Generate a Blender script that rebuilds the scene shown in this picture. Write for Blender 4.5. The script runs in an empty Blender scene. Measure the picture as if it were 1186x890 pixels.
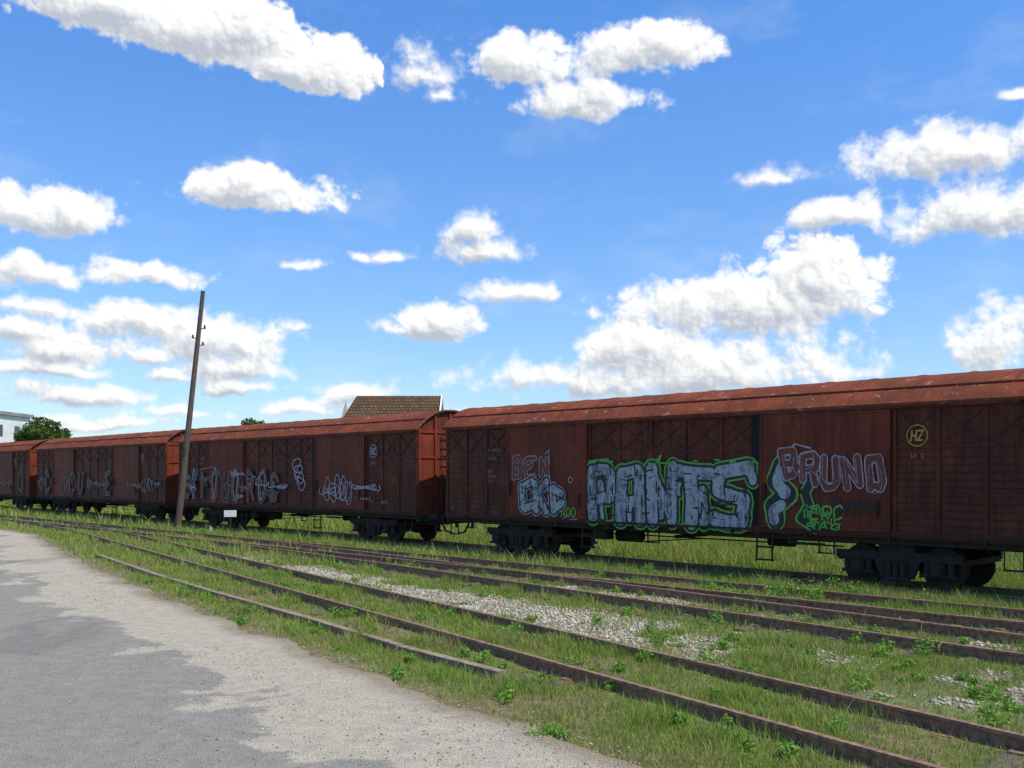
import bpy, math, random
import numpy as np
from mathutils import Vector, Matrix
random.seed(7); rng=np.random.default_rng(7)
scene=bpy.context.scene
scene.view_settings.view_transform='Standard'
scene.view_settings.look='None'
scene.view_settings.exposure=0
COL=scene.collection

# ------------------------------------------------------------ world frame of the yard
P0=np.array([9.95,19.3]); T=np.array([-0.689,0.725]); N=np.array([0.725,0.689])
def sm(s,m,z=0.0):
    p=P0+s*T-m*N
    return (p[0],p[1],z)
def to_sm(x,y):
    rx=x-P0[0]; ry=y-P0[1]
    return rx*T[0]+ry*T[1], -(rx*N[0]+ry*N[1])

# ------------------------------------------------------------ noise
def _h(i,j,seed):
    v=np.sin(i*127.1+j*311.7+seed*74.7)*43758.5453
    return v-np.floor(v)
def vnoise(x,y,seed=0):
    xi=np.floor(x); yi=np.floor(y); fx=x-xi; fy=y-yi
    fx=fx*fx*(3-2*fx); fy=fy*fy*(3-2*fy)
    a=_h(xi,yi,seed); b=_h(xi+1,yi,seed); c=_h(xi,yi+1,seed); d=_h(xi+1,yi+1,seed)
    return (a*(1-fx)+b*fx)*(1-fy)+(c*(1-fx)+d*fx)*fy
def fbm(x,y,sc,oct=4,seed=0):
    r=0; a=.5; t=0
    for o in range(oct):
        r=r+a*vnoise(x*sc,y*sc,seed+o*13); t+=a; a*=.55; sc*=2.03
    return r/t
def sstep(a,b,x):
    t=np.clip((x-a)/(b-a),0,1); return t*t*(3-2*t)
def rfbm(x,y,sc,oct,seed,gain=.55,bill=False):
    r=0;a=1.;t=0;ang=.6
    for o in range(oct):
        c,s_=math.cos(ang*o+.4),math.sin(ang*o+.4); n=vnoise((x*c-y*s_)*sc+o*7.3,(x*s_+y*c)*sc-o*3.1,seed+o*17)
        if bill: n=np.abs(2*n-1)
        r=r+a*n; t+=a; a*=gain; sc*=2.07
    return r/t

# ------------------------------------------------------------ node helpers
class NT:
    def __init__(s,tree): s.t=tree; s.n=tree.nodes; s.l=tree.links
    def new(s,typ,**kw):
        n=s.n.new(typ)
        for k,v in kw.items(): setattr(n,k,v)
        return n
    def put(s,sock,v):
        if isinstance(v,bpy.types.NodeSocket): s.l.new(v,sock)
        elif v is not None: sock.default_value=v
    def math(s,op,a,b=None,c=None,clamp=False):
        n=s.new('ShaderNodeMath',operation=op); n.use_clamp=clamp
        s.put(n.inputs[0],a)
        if b is not None: s.put(n.inputs[1],b)
        if c is not None: s.put(n.inputs[2],c)
        return n.outputs[0]
    def vm(s,op,a,b=None,c=None):
        n=s.new('ShaderNodeVectorMath',operation=op)
        s.put(n.inputs[0],a)
        if b is not None: s.put(n.inputs[1],b)
        if c is not None: s.put(n.inputs[2],c)
        return n.outputs['Value'] if op in('LENGTH','DOT_PRODUCT') else n.outputs[0]
    def noise(s,vec,scale,detail=4,rough=.55,dist=0,col=False):
        n=s.new('ShaderNodeTexNoise'); s.put(n.inputs['Vector'],vec)
        n.inputs['Scale'].default_value=scale; n.inputs['Detail'].default_value=detail
        n.inputs['Roughness'].default_value=rough; n.inputs['Distortion'].default_value=dist
        return n.outputs['Color'] if col else n.outputs[0]
    def mr(s,v,a,b,c=0,d=1,smooth=True):
        n=s.new('ShaderNodeMapRange'); n.interpolation_type='SMOOTHSTEP' if smooth else 'LINEAR'
        s.put(n.inputs[0],v)
        for i,q in enumerate((a,b,c,d)): n.inputs[i+1].default_value=q
        return n.outputs[0]
    def mix(s,f,a,b,mode='MIX'):
        n=s.new('ShaderNodeMix',data_type='RGBA',blend_type=mode); n.clamp_result=False
        s.put(n.inputs[0],f)
        for k,q in((6,a),(7,b)):
            if not isinstance(q,bpy.types.NodeSocket) and len(q)==3: q=(*q,1)
            s.put(n.inputs[k],q)
        return n.outputs[2]
    def bump(s,h,dist=.02,st=.5):
        n=s.new('ShaderNodeBump'); n.inputs['Strength'].default_value=st; n.inputs['Distance'].default_value=dist
        s.put(n.inputs['Height'],h); return n.outputs[0]
    def coords(s,kind='Object'): return s.new('ShaderNodeTexCoord').outputs[kind]
    def attr(s,name): return s.new('ShaderNodeAttribute',attribute_name=name).outputs['Fac']
def newmat(name):
    m=bpy.data.materials.new(name); m.use_nodes=True
    nt=NT(m.node_tree); b=m.node_tree.nodes['Principled BSDF']
    return m,nt,b
def simple(name,c1,c2=None,scale=4,rough=.8,metal=0,bump=0,stretch=None,lo=.35,hi=.65,detail=5):
    m,nt,b=newmat(name); v=nt.coords()
    if stretch: v=nt.vm('MULTIPLY',v,stretch)
    n=nt.noise(v,scale,detail,.6)
    if c2 is None: c2=tuple(x*.6 for x in c1)
    nt.put(b.inputs['Base Color'],nt.mix(nt.mr(n,lo,hi),c1,c2))
    b.inputs['Roughness'].default_value=rough; b.inputs['Metallic'].default_value=metal
    if bump: nt.put(b.inputs['Normal'],nt.bump(n,bump))
    return m

# ------------------------------------------------------------ mesh helpers
def tri_mesh(name,V,F,mats,attrs=None,smooth=False):
    me=bpy.data.meshes.new(name)
    V=np.asarray(V,dtype=np.float32).reshape(-1,3); F=np.asarray(F,dtype=np.int32).reshape(-1,3)
    me.vertices.add(len(V)); me.vertices.foreach_set('co',V.ravel())
    me.loops.add(F.size); me.loops.foreach_set('vertex_index',F.ravel())
    me.polygons.add(len(F)); me.polygons.foreach_set('loop_start',np.arange(0,F.size,3,dtype=np.int32))
    me.update(calc_edges=True)
    if attrs:
        for k,a in attrs.items():
            at=me.attributes.new(k,'FLOAT','POINT'); at.data.foreach_set('value',np.asarray(a,dtype=np.float32))
    if smooth: me.polygons.foreach_set('use_smooth',np.ones(len(F),dtype=bool))
    for m in mats: me.materials.append(m)
    ob=bpy.data.objects.new(name,me); COL.objects.link(ob); return ob
class MB:
    def __init__(s): s.v=[];s.f=[];s.m=[];s.sm=[]
    def add(s,vs,fs,mi=0,smooth=False):
        o=len(s.v); s.v+=[tuple(v) for v in vs]
        for f in fs: s.f.append(tuple(o+i for i in f)); s.m.append(mi); s.sm.append(smooth)
    def box(s,x0,x1,y0,y1,z0,z1,mi=0):
        vs=[(x,y,z) for x in(x0,x1) for y in(y0,y1) for z in(z0,z1)]
        s.add(vs,[(0,1,3,2),(4,6,7,5),(0,4,5,1),(2,3,7,6),(0,2,6,4),(1,5,7,3)],mi)
    def bar(s,a,b,w,h,mi=0,up=(0,0,1)):
        a=Vector(a);b=Vector(b);d=(b-a).normalized();u=Vector(up)
        r=d.cross(u)
        if r.length<1e-4: r=d.cross(Vector((1,0,0)))
        r.normalize(); u=r.cross(d)
        vs=[p+r*w/2*i+u*h/2*j for p in(a,b) for i,j in((-1,-1),(1,-1),(1,1),(-1,1))]
        s.add(vs,[(3,2,1,0),(4,5,6,7),(0,1,5,4),(1,2,6,5),(2,3,7,6),(3,0,4,7)],mi)
    def cyl(s,a,b,r0,r1=None,n=16,mi=0,caps=True):
        if r1 is None:r1=r0
        a=Vector(a);b=Vector(b);d=(b-a).normalized();u=d.orthogonal().normalized();w=d.cross(u)
        vs=[];
        for p,r in((a,r0),(b,r1)):
            for i in range(n):
                t=2*math.pi*i/n; vs.append(p+(u*math.cos(t)+w*math.sin(t))*r)
        s.add(vs,[(i,(i+1)%n,n+(i+1)%n,n+i) for i in range(n)],mi,True)
        if caps: s.add(vs[:n],[tuple(range(n-1,-1,-1))],mi); s.add(vs[n:],[tuple(range(n))],mi)
    def mesh(s,name,mats):
        me=bpy.data.meshes.new(name); me.from_pydata(s.v,[],s.f)
        for m in mats: me.materials.append(m)
        me.polygons.foreach_set('material_index',s.m); me.polygons.foreach_set('use_smooth',s.sm)
        me.update(); return me
    def obj(s,name,mats,parent=None):
        ob=bpy.data.objects.new(name,s.mesh(name,mats)); COL.objects.link(ob)
        if parent: ob.parent=parent
        return ob
def empty(name,loc=(0,0,0),rz=0):
    e=bpy.data.objects.new(name,None); e.location=loc; e.rotation_euler=(0,0,rz); e.empty_display_size=.3
    COL.objects.link(e); return e
def child(name,me,parent):
    ob=bpy.data.objects.new(name,me); COL.objects.link(ob); ob.parent=parent; return ob

# ------------------------------------------------------------ camera (level, rising front like a shift lens)
cam=bpy.data.cameras.new('camera'); co=bpy.data.objects.new('camera',cam); COL.objects.link(co)
co.location=(0,0,2.3); co.rotation_euler=(math.radians(90),0,0)
cam.sensor_width=36; cam.lens=34.9; cam.shift_y=0.0885; cam.clip_end=6000; cam.clip_start=.05
scene.camera=co

# ------------------------------------------------------------ sun + sky
SUN_EL=math.radians(57); SUN_ROT=math.radians(118)
sd=Vector((math.sin(SUN_ROT)*math.cos(SUN_EL),math.cos(SUN_ROT)*math.cos(SUN_EL),math.sin(SUN_EL)))
sl=bpy.data.lights.new('sun','SUN'); sl.energy=5.0; sl.angle=math.radians(.53); sl.color=(1,.93,.80)
so=bpy.data.objects.new('sun',sl); COL.objects.link(so); so.rotation_euler=sd.to_track_quat('Z','Y').to_euler(); so.location=(20,-10,40)

w=bpy.data.worlds.new('World'); scene.world=w; w.use_nodes=True
nt=NT(w.node_tree)
for n in list(nt.n): nt.n.remove(n)
out=nt.new('ShaderNodeOutputWorld'); bg=nt.new('ShaderNodeBackground'); nt.l.new(bg.outputs[0],out.inputs[0])
ST=0.13; bg.inputs[1].default_value=ST
sky=nt.new('ShaderNodeTexSky'); sky.sky_type='NISHITA'; sky.sun_disc=False
sky.sun_elevation=SUN_EL; sky.sun_rotation=SUN_ROT; sky.air_density=1.0; sky.dust_density=.4; sky.ozone_density=2.0
clouds=[ # azimuth deg, 100*tan(elev), half width deg, half height*100, softness 0..1
(-22.0,44.2,5.2,3.0,0),(-16.1,43,6.2,3.8,0),(-12.2,40.3,4.6,3.2,0),(-26,46,4,3,.2),(-4.9,41.2,2.1,4.2,.8),(-4.3,38.3,1.3,1.8,.8),(.6,42,3.1,3.3,.1),(4.3,38,4.4,2.3,.3),
(7.8,43.2,3.9,3.2,.15),(5.6,41.4,2.4,2.2,.3),(-14.3,28,4.6,2.9,.1),(-25.3,24.2,3.9,3.2,.2),(-20.4,19.4,3.8,2.1,.2),(-25.6,18.9,3.2,1.8,.3),
(-2.5,24.8,2.0,2.3,.9),(-1.3,22.6,2.9,1.5,.7),(-.2,18.7,3.4,1.5,.6),(14.7,29.4,2.2,1.5,.8),(23.8,29.8,5.0,3.2,.35),(26.3,24.6,5.8,3.8,.4),(18.4,25,2.6,2.2,.3),
(-4.3,15.8,3.2,2.4,.3),(-6.6,15.4,1.6,1.4,.9),(13.6,17.2,7.0,4.1,.2),(16.6,19.6,3.6,4.4,0),(3.2,10.0,6.6,2.8,.5),(11.6,10.4,7.8,3.6,.3),(7.0,13.0,3.6,3.2,.2),
(26,13.2,2.9,3.8,.3),(-21.1,14.8,3.1,2.2,.3),(-15.7,13.2,4.2,3.4,.3),(-24.3,12.1,3.1,2.0,.3),(-25.6,15.7,1.7,1.5,.5),(-11.9,21,1.3,.9,.5),
(-8.6,8.4,2.9,1.5,.4),(-11.9,7,2.6,1.2,.6),(-23.6,7.8,4.6,1.5,.5),(-26.9,13.5,1.7,1.3,.4),(-18.4,6.1,3.6,.9,.7),(-15,8.8,2.2,1.0,.6),
(-15.4,10.4,3.8,1.6,.5),(-27,10,2.2,1.2,.5),(26.6,34.1,1.0,.8,.8),(-22.5,5.0,4.8,1.0,.7),(-33,30,5,3,.3),(-36,16,4,2.5,.3),(34,36,5,3,.3),(36,18,5,3,.3),(-6.8,22,1.6,.8,.9),(-8.5,21.8,1.2,.7,.9),(-12.3,14.7,1.2,.8,.9),
(-19,9.8,2.0,1.0,.7),(20,16,1.0,1.0,.9),(-33,9,5,1.6,.5),(33,8,5,2,.5),(-24.5,10.0,2.5,.9,.7),(-20,11.5,2,1,.8),(22,6.0,5,1.4,.8),(-2,6,4,1.2,.8)]
PPD=26; AZ=46; TM=.60; Wi=2*AZ*PPD; Hi=int(TM*57.3*PPD)
ga,gt=np.meshgrid((np.arange(Wi)+.5)/Wi*2*AZ-AZ,(np.arange(Hi)+.5)/Hi*TM); ga=np.radians(ga)
wx=ga+(rfbm(ga,gt,20,4,3,.55)-.5)*.034; wt=gt+(rfbm(ga,gt,20,4,91,.55)-.5)*.022
S=np.full(ga.shape,-3.); soft=np.full(ga.shape,.6); vert=np.zeros(ga.shape); wsum=np.full(ga.shape,1e-6)
for a,t,cw,ch,so_ in clouds:
    rx=math.radians(cw)*1.08; ry=ch/100*1.08
    qx=(wx-math.radians(a))/rx; qv=(wt-(t/100-.2*ry))/ry; qy=np.where(qv<0,-1.6*qv,qv)
    v=1-np.sqrt(qx*qx+qy*qy); k=v>S; soft=np.where(k,so_,soft); ww=np.exp(np.clip(v,-3,1)*5); vert+=ww*qv; wsum+=ww
    kk=.12; mx=np.maximum(S,v); S=mx+kk*np.log(np.exp((S-mx)/kk)+np.exp((v-mx)/kk))*.9
vert=np.clip(vert/wsum,-1,1)
bil=rfbm(ga,gt,28,6,7,.54,True); fb=rfbm(ga,gt,34,7,23,.6); fb2=rfbm(ga,gt,150,3,77,.6)
dens=np.maximum(S,-1.5)*.98+(1-soft*.5)*.80*(bil-.36)+(.60+1.2*soft)*(fb-.5)+.10*(fb2-.5)-.08*soft+.05
alpha=sstep(.0,1,dens/(.24+.62*soft))*(1-.30*soft*sstep(.9,0,dens))
th=np.clip(dens,0,1); hb=np.clip(dens,0,1.2)+.40*(bil-.4)+.2*(fb-.5)
tau=np.zeros_like(th)
for st_ in (3,6,10,15,21,28,36,46):
    tau+=np.roll(np.roll(th,-int(st_*.9),0),-int(st_*.45),1)*(.5+.06*st_)
base=np.exp(-tau*.17)
g1=hb-np.roll(np.roll(hb,-4,0),-3,1); g2=hb-np.roll(np.roll(hb,-12,0),-7,1)
light=.34+.70*np.clip(base*1.25,0,1)+np.clip(g1*1.1,-.16,.16)+np.clip(g2*.6,-.2,.2)
light=light-.26*sstep(.1,-.7,vert)*sstep(.05,.5,dens)+.12*sstep(0,.7,vert)
light=np.clip(light,0.05,1)
haze=sstep(.52,.85,rfbm(ga,gt*2.2,8,6,51,.6))*.15
px=np.ones((Hi,Wi,4),dtype=np.float32); px[...,0]=alpha*sstep(.005,.03,gt); px[...,1]=light; px[...,2]=haze*sstep(TM,TM-.1,gt)
img=bpy.data.images.new('cloud_cover',Wi,Hi,alpha=False,float_buffer=False); img.colorspace_settings.name='Non-Color'
img.pixels.foreach_set(px.ravel()); img.update(); img.pack()
dirv=nt.coords('Generated'); sx=nt.new('ShaderNodeSeparateXYZ'); nt.l.new(dirv,sx.inputs[0])
az=nt.math('ARCTAN2',sx.outputs[0],sx.outputs[1])
hor=nt.math('SQRT',nt.math('ADD',nt.math('MULTIPLY',sx.outputs[0],sx.outputs[0]),nt.math('MULTIPLY',sx.outputs[1],sx.outputs[1])))
te=nt.math('DIVIDE',sx.outputs[2],nt.math('MAXIMUM',hor,.02))
cb=nt.new('ShaderNodeCombineXYZ'); nt.put(cb.inputs[0],nt.math('MULTIPLY_ADD',az,1/math.radians(2*AZ),.5)); nt.put(cb.inputs[1],nt.math('DIVIDE',te,TM))
ti=nt.new('ShaderNodeTexImage'); ti.image=img; ti.extension='CLIP'; ti.interpolation='Cubic'; nt.l.new(cb.outputs[0],ti.inputs[0])
sc_=nt.new('ShaderNodeSeparateColor'); nt.l.new(ti.outputs[0],sc_.inputs[0])
K=.1/ST
cc=nt.mix(sc_.outputs[1],(4.8*K,5.3*K,6.2*K),(10.5*K,10.5*K,10.3*K))
elf=nt.mr(te,.0,.46,0,1,False)
tint=nt.mix(elf,(1.16*K,1.34*K,1.62*K),(.88*K,1.52*K,2.22*K))
skyc=nt.mix(1.0,sky.outputs[0],tint,'MULTIPLY')
skyc=nt.mix(sc_.outputs[2],skyc,(7.8*K,8.6*K,9.4*K))
nt.l.new(nt.mix(sc_.outputs[0],skyc,cc),bg.inputs[0])

# ------------------------------------------------------------ asphalt edge
edge=np.array([(-70,60),(-35,46.5),(-21.3,41.3),(-18.3,37.8),(-13.4,29.4),(-9.46,23),(-6.8,18.9),(-3.64,14.3),(-1.6,11.26),(-.27,9.28),(.86,7.78),(2.2,5.5),(3.9,2.0),(5,-3),(6,-12)],float)
def dist_edge(x,y):
    """signed horizontal distance to the asphalt edge; >0 = on the asphalt"""
    ex=np.interp(y,edge[::-1,1],edge[::-1,0]); return (ex-x)*.83
# ------------------------------------------------------------ track alignment (metres in front of wagon side)
def smax(a,b,k=.45): return k*np.logaddexp(a/k,b/k)
def mG(s): return 3.70+0*s
def mF(s): return 5.135+0*s
def mA(s): return smax(10.95-.19*s,3.70)
def mC(s): return smax(12.385-.19*s,5.135)
def mD(s): return smax(7.58-.115*s,5.135)
def mE(s): return smax(6.145-.115*s,3.70)
def train_drop(s): return np.interp(s,[10,22,36,48],[.32,.22,.20,.10])
def drop(x,y):
    s,m=to_sm(x,y); return train_drop(s)*sstep(3.2,1.0,m)*sstep(95,60,y)
def gravel(x,y):
    s,m=to_sm(x,y); nz=fbm(x,y,.9,5,5)
    a=mA(s)-m; dd_=m-mD(s)
    band=sstep(-.1,.3,a)*sstep(-.5,.1,dd_)*sstep(-5,3,s)*(1-sstep(14,22,s))*sstep(2.7,1.3,a+.10*(s-6))
    band=band*sstep(.39,.53,nz+.14*np.exp(-((s-7)/6)**2)-.03)
    b2=sstep(-.1,.4,mD(s)-m)*sstep(-.1,.3,m-mE(s))*(s<8)*sstep(.49,.62,nz)*.9
    b3=sstep(-.1,.3,mE(s)-m)*sstep(.0,.3,m-mF(s)+.3)*(s<9)*sstep(.52,.64,nz)*.7
    b4=sstep(-.1,.3,a)*(dd_>0)*(s<-1)*sstep(.58,.68,nz)*.8
    return np.clip(np.maximum(np.maximum(band,b4),np.maximum(b2,b3)),0,1)
def dry(x,y):
    s,m=to_sm(x,y); e=-dist_edge(x,y)
    d=np.exp(-np.clip(e,0,9)/.40)*.98
    d=np.maximum(d,sstep(.46,.70,fbm(x,y,.6,5,9))*sstep(4.,6.,m)*.85)
    for f,k in((mA,.7),(mC,.55),(mD,.75),(mE,.75),(mF,.65),(mG,.55)): d=np.maximum(d,k*(1-sstep(.10,.34,np.abs(m-f(s)))))
    d=np.maximum(d,.85*((m<.2)&(m>-3.2)))
    return d
def gz(x,y):
    z=(fbm(x,y,1.3,4,3)-.5)*.09+(fbm(x,y,.25,3,77)-.5)*.10; g_=gravel(x,y)
    return z*(1-.6*g_)+.02*g_-.01-drop(x,y)

# ------------------------------------------------------------ ground sheet
def axis(lo,hi,st,far):
    a=list(np.arange(lo,hi,st)); r=[];d=st
    x=hi
    while x<far: r.append(x); d*=1.25; x+=d
    r.append(far); l=[];d=st;x=lo-st
    while x>-far: l.append(x); d*=1.25; x-=d
    l.append(-far); return np.array(l[::-1]+a+r)
gx=axis(-30,18,.17,3000); gy=axis(4,56,.17,3000)
X,Y=np.meshgrid(gx,gy); e=dist_edge(X,Y)
near=(np.abs(X)<120)&(Y<96)&(Y>-60); gr=gravel(X,Y)
Z=np.where(near,gz(X,Y)+.01,0)
Z=np.where(e>-.3,Z*0-.02*sstep(-.3,0,e)-.06*(e>.3),Z)-.01
nx,ny=len(gx),len(gy); idx=np.arange(nx*ny).reshape(ny,nx)
a=idx[:-1,:-1].ravel();b=idx[:-1,1:].ravel();c=idx[1:,1:].ravel();d=idx[1:,:-1].ravel()
F=np.concatenate([np.stack([a,b,c],1),np.stack([a,c,d],1)])
m,nt,b=newmat('ground_soil_grass'); v=nt.coords()
n1=nt.noise(v,9,6,.65); n2=nt.noise(v,.5,5,.6); n3=nt.noise(v,45,4,.7)
green=nt.mix(nt.mr(n2,.35,.65),(.12,.17,.028),(.18,.20,.05)); green=nt.mix(nt.mr(n1,.3,.7,0,.7),green,(.075,.10,.022))
soil=nt.mix(nt.mr(n1,.35,.65),(.26,.19,.11),(.15,.105,.062))
stone=nt.mix(nt.mr(n3,.35,.6),(.50,.45,.37),(.20,.165,.125)); stone=nt.mix(nt.mr(n1,.45,.7,0,.5),stone,(.20,.15,.10))
c0=nt.mix(nt.attr('dry'),green,soil); c0=nt.mix(nt.attr('gravel'),c0,stone)
nt.put(b.inputs['Base Color'],c0); b.inputs['Roughness'].default_value=.95; b.inputs['Specular IOR Level'].default_value=.15
nt.put(b.inputs['Normal'],nt.bump(nt.math('ADD',n1,n3),.03,.7))
tri_mesh('ground',np.stack([X.ravel(),Y.ravel(),Z.ravel()],1),F,[m],{'gravel':gr.ravel(),'dry':dry(X,Y).ravel()},True)

# ------------------------------------------------------------ asphalt yard
seg=[]
for i in range(len(edge)-1):
    p,q=edge[i],edge[i+1]; n=max(2,int(np.linalg.norm(q-p)/.12))
    for k in range(n): seg.append(p+(q-p)*k/n)
seg=np.array(seg); nzz=(fbm(seg[:,0],seg[:,1],1.1,5,41)-.5)*.75
cols=np.concatenate([[0,.03],np.arange(.15,8,.18),8*1.25**np.arange(1,11)])
V=[];D=[];dirn=np.array([-.86,-.51])
for j,cd in enumerate(cols):
    p=seg+dirn*(cd-nzz[:,None]*max(0,1-cd/2)); z=np.full(len(p),.03 if j else -.05)+(fbm(p[:,0],p[:,1],.4,3,55)-.5)*.02
    V.append(np.stack([p[:,0],p[:,1],z],1)); D.append(np.full(len(p),cd))
V=np.array(V); D=np.array(D); nj,ni=V.shape[:2]; idx=np.arange(nj*ni).reshape(nj,ni)
a=idx[:-1,:-1].ravel();b_=idx[:-1,1:].ravel();c=idx[1:,1:].ravel();d=idx[1:,:-1].ravel()
F=np.concatenate([np.stack([a,c,b_],1),np.stack([a,d,c],1)])
m,nt,b=newmat('worn_asphalt'); v=nt.coords()
big=nt.noise(v,.55,7,.6,.4); fine=nt.noise(v,60,4,.75); mid=nt.noise(v,5,6,.65); sp=nt.new('ShaderNodeTexVoronoi'); nt.put(sp.inputs['Vector'],v); sp.inputs['Scale'].default_value=30
md=nt.math('ADD',nt.attr('edged'),nt.math('MULTIPLY',nt.math('SUBTRACT',big,.5),5.0))
patch=nt.mr(md,1.6,1.85)
pale=nt.mix(nt.mr(mid,.3,.7),(.60,.52,.385),(.46,.40,.30)); pale=nt.mix(nt.mr(fine,.44,.62,0,.8),pale,(.26,.225,.17))
grey=nt.mix(nt.mr(mid,.3,.7),(.265,.245,.205),(.34,.315,.26)); grey=nt.mix(nt.mr(fine,.47,.63,0,.8),grey,(.15,.14,.118))
c0=nt.mix(patch,pale,grey)
edg=nt.mr(nt.math('ADD',nt.attr('edged'),nt.math('MULTIPLY',nt.math('SUBTRACT',mid,.5),.8)),.05,.45,.75,0); c0=nt.mix(edg,c0,(.22,.165,.10))
chip=nt.mr(nt.math('ADD',sp.outputs['Distance'],nt.math('MULTIPLY',nt.noise(v,1.6,5,.65),.9)),.46,.54,1,0)
c0=nt.mix(nt.math('MULTIPLY',chip,.9),c0,(.68,.61,.49))
sm2=nt.new('ShaderNodeTexVoronoi'); nt.put(sm2.inputs['Vector'],v); sm2.inputs['Scale'].default_value=70
c0=nt.mix(nt.mr(sm2.outputs['Distance'],.18,.30,.7,0),c0,(.60,.54,.44))
tar=nt.mr(nt.noise(nt.vm('MULTIPLY',v,(1,.35,1)),.35,5,.6),.60,.66,0,.35); c0=nt.mix(tar,c0,(.14,.13,.11))
nt.put(b.inputs['Base Color'],c0); b.inputs['Roughness'].default_value=.92; b.inputs['Specular IOR Level'].default_value=.15
nt.put(b.inputs['Normal'],nt.bump(nt.math('ADD',nt.math('ADD',fine,nt.math('MULTIPLY',sm2.outputs['Distance'],-1.0)),nt.math('MULTIPLY',mid,.6)),.02,.8))
tri_mesh('asphalt_road',V.reshape(-1,3),F,[m],{'edged':D.ravel()},True)

# ------------------------------------------------------------ loose stones
octv=np.array([(1,0,0),(-1,0,0),(0,1,0),(0,-1,0),(0,0,1),(0,0,-1)],float); octf=np.array([(0,2,4),(2,1,4),(1,3,4),(3,0,4),(2,0,5),(1,2,5),(3,1,5),(0,3,5)])
def stones(name,x,y,z,size,mat):
    n=len(x); sc=size[:,None,None]*rng.uniform(.55,1.2,(n,1,3))*np.array([1,1,.65])
    v=octv[None]*sc*rng.uniform(.7,1.25,(n,6,1)); an=rng.uniform(0,6.28,n); ca,sa=np.cos(an)[:,None],np.sin(an)[:,None]
    vx=v[...,0]*ca-v[...,1]*sa+x[:,None]; vy=v[...,0]*sa+v[...,1]*ca+y[:,None]; vz=v[...,2]+z[:,None]
    f=octf[None]+6*np.arange(n)[:,None,None]; return tri_mesh(name,np.stack([vx,vy,vz],-1),f,[mat])
def randmat(name,cols,rough=.9,nscale=None,trans=0,dryc=(.34,.29,.11)):
    m,nt,b=newmat(name); ge=nt.new('ShaderNodeNewGeometry'); r=nt.new('ShaderNodeValToRGB'); nt.l.new(ge.outputs['Random Per Island'],r.inputs[0])
    el=r.color_ramp.elements
    while len(el)<len(cols): el.new(.5)
    for i,cc_ in enumerate(cols): el[i].position=i/(len(cols)-1); el[i].color=(*cc_,1)
    c=r.outputs[0]
    if nscale:
        n=nt.noise(nt.coords(),nscale,4,.6); c=nt.mix(nt.mr(n,.42,.68,0,.7),c,dryc)
    nt.put(b.inputs['Base Color'],c); b.inputs['Roughness'].default_value=rough; b.inputs['Specular IOR Level'].default_value=.2
    if trans:
        tr=nt.new('ShaderNodeBsdfTranslucent'); nt.put(tr.inputs[0],c); ms=nt.new('ShaderNodeMixShader'); ms.inputs[0].default_value=trans
        o=nt.n['Material Output']; nt.l.new(b.outputs[0],ms.inputs[1]); nt.l.new(tr.outputs[0],ms.inputs[2]); nt.l.new(ms.outputs[0],o.inputs[0])
    return m
ms_=randmat('ballast_stone',[(.18,.14,.10),(.48,.42,.33),(.31,.26,.20),(.58,.52,.43)])
x=rng.uniform(-12,10,200000); y=rng.uniform(7,32,200000); k=gravel(x,y)>rng.uniform(.25,1,200000); x,y=x[k][:42000],y[k][:42000]
stones('ballast_gravel',x,y,gz(x,y)+.005,rng.uniform(.015,.045,len(x)),ms_)
n=30000; ii=rng.integers(200,len(seg)-60,n); cd=rng.exponential(1.8,n)-.35; p=seg[ii]+dirn*cd[:,None]+rng.normal(0,.1,(n,2))
stones('loose_gravel',p[:,0],p[:,1],np.full(n,.032),rng.uniform(.004,.015,n),ms_)

# ------------------------------------------------------------ grass
def gdens(x,y):
    s,m=to_sm(x,y); e=-dist_edge(x,y)+(fbm(x,y,1.1,4,41)-.5)*.5
    d=.36+.64*sstep(.36,.58,fbm(x,y,.9,4,21)); d=d*(1-.90*gravel(x,y))*(1-.66*dry(x,y))
    d=d*sstep(.0,.5,e); d=np.where(m<3.2,np.maximum(d,.6),d); d=np.where((m<-.2)&(m>-2.9),d*.35,d)
    for f in (mA,mC,mD,mE,mF,mG): d=np.where(np.abs(m-f(s))<.085,0,d)
    return d
def blades(x,y,h,wd):
    n=len(x); z=gz(x,y)-.01; an=rng.uniform(0,6.283,n); le=rng.uniform(.1,.8,n)*h; la=rng.uniform(0,6.283,n)
    ax,ay=np.cos(an)*wd/2,np.sin(an)*wd/2; lx,ly=np.cos(la)*le,np.sin(la)*le
    V=np.zeros((n,5,3)); 
    V[:,0]=np.stack([x-ax,y-ay,z],1); V[:,1]=np.stack([x+ax,y+ay,z],1)
    V[:,2]=np.stack([x-ax*.8+lx*.35,y-ay*.8+ly*.35,z+h*.55],1); V[:,3]=np.stack([x+ax*.8+lx*.35,y+ay*.8+ly*.35,z+h*.55],1)
    V[:,4]=np.stack([x+lx,y+ly,z+h],1)
    f=np.array([(0,1,3),(0,3,2),(2,3,4)])[None]+5*np.arange(n)[:,None,None]
    return V.reshape(-1,3),f.reshape(-1,3)
def zone(x0,x1,y0,y1,N_,hl,hh,w0,w1):
    x=rng.uniform(x0,x1,N_); y=rng.uniform(y0,y1,N_)
    k=(gdens(x,y)>rng.uniform(0,1,N_))&(np.abs(x)<y*.62+2); x,y=x[k],y[k]; s,m=to_sm(x,y); n=len(x)
    tall=.85+.9*((m<3.3)&(m>.3))+1.4*(m<-3)+1.1*sstep(.54,.70,fbm(x,y,1.5,3,61))
    h=rng.uniform(hl,hh,n)*tall; h*=rng.choice([1,1,1,1.6],n); return x,y,h,rng.uniform(w0,w1,n)
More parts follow.
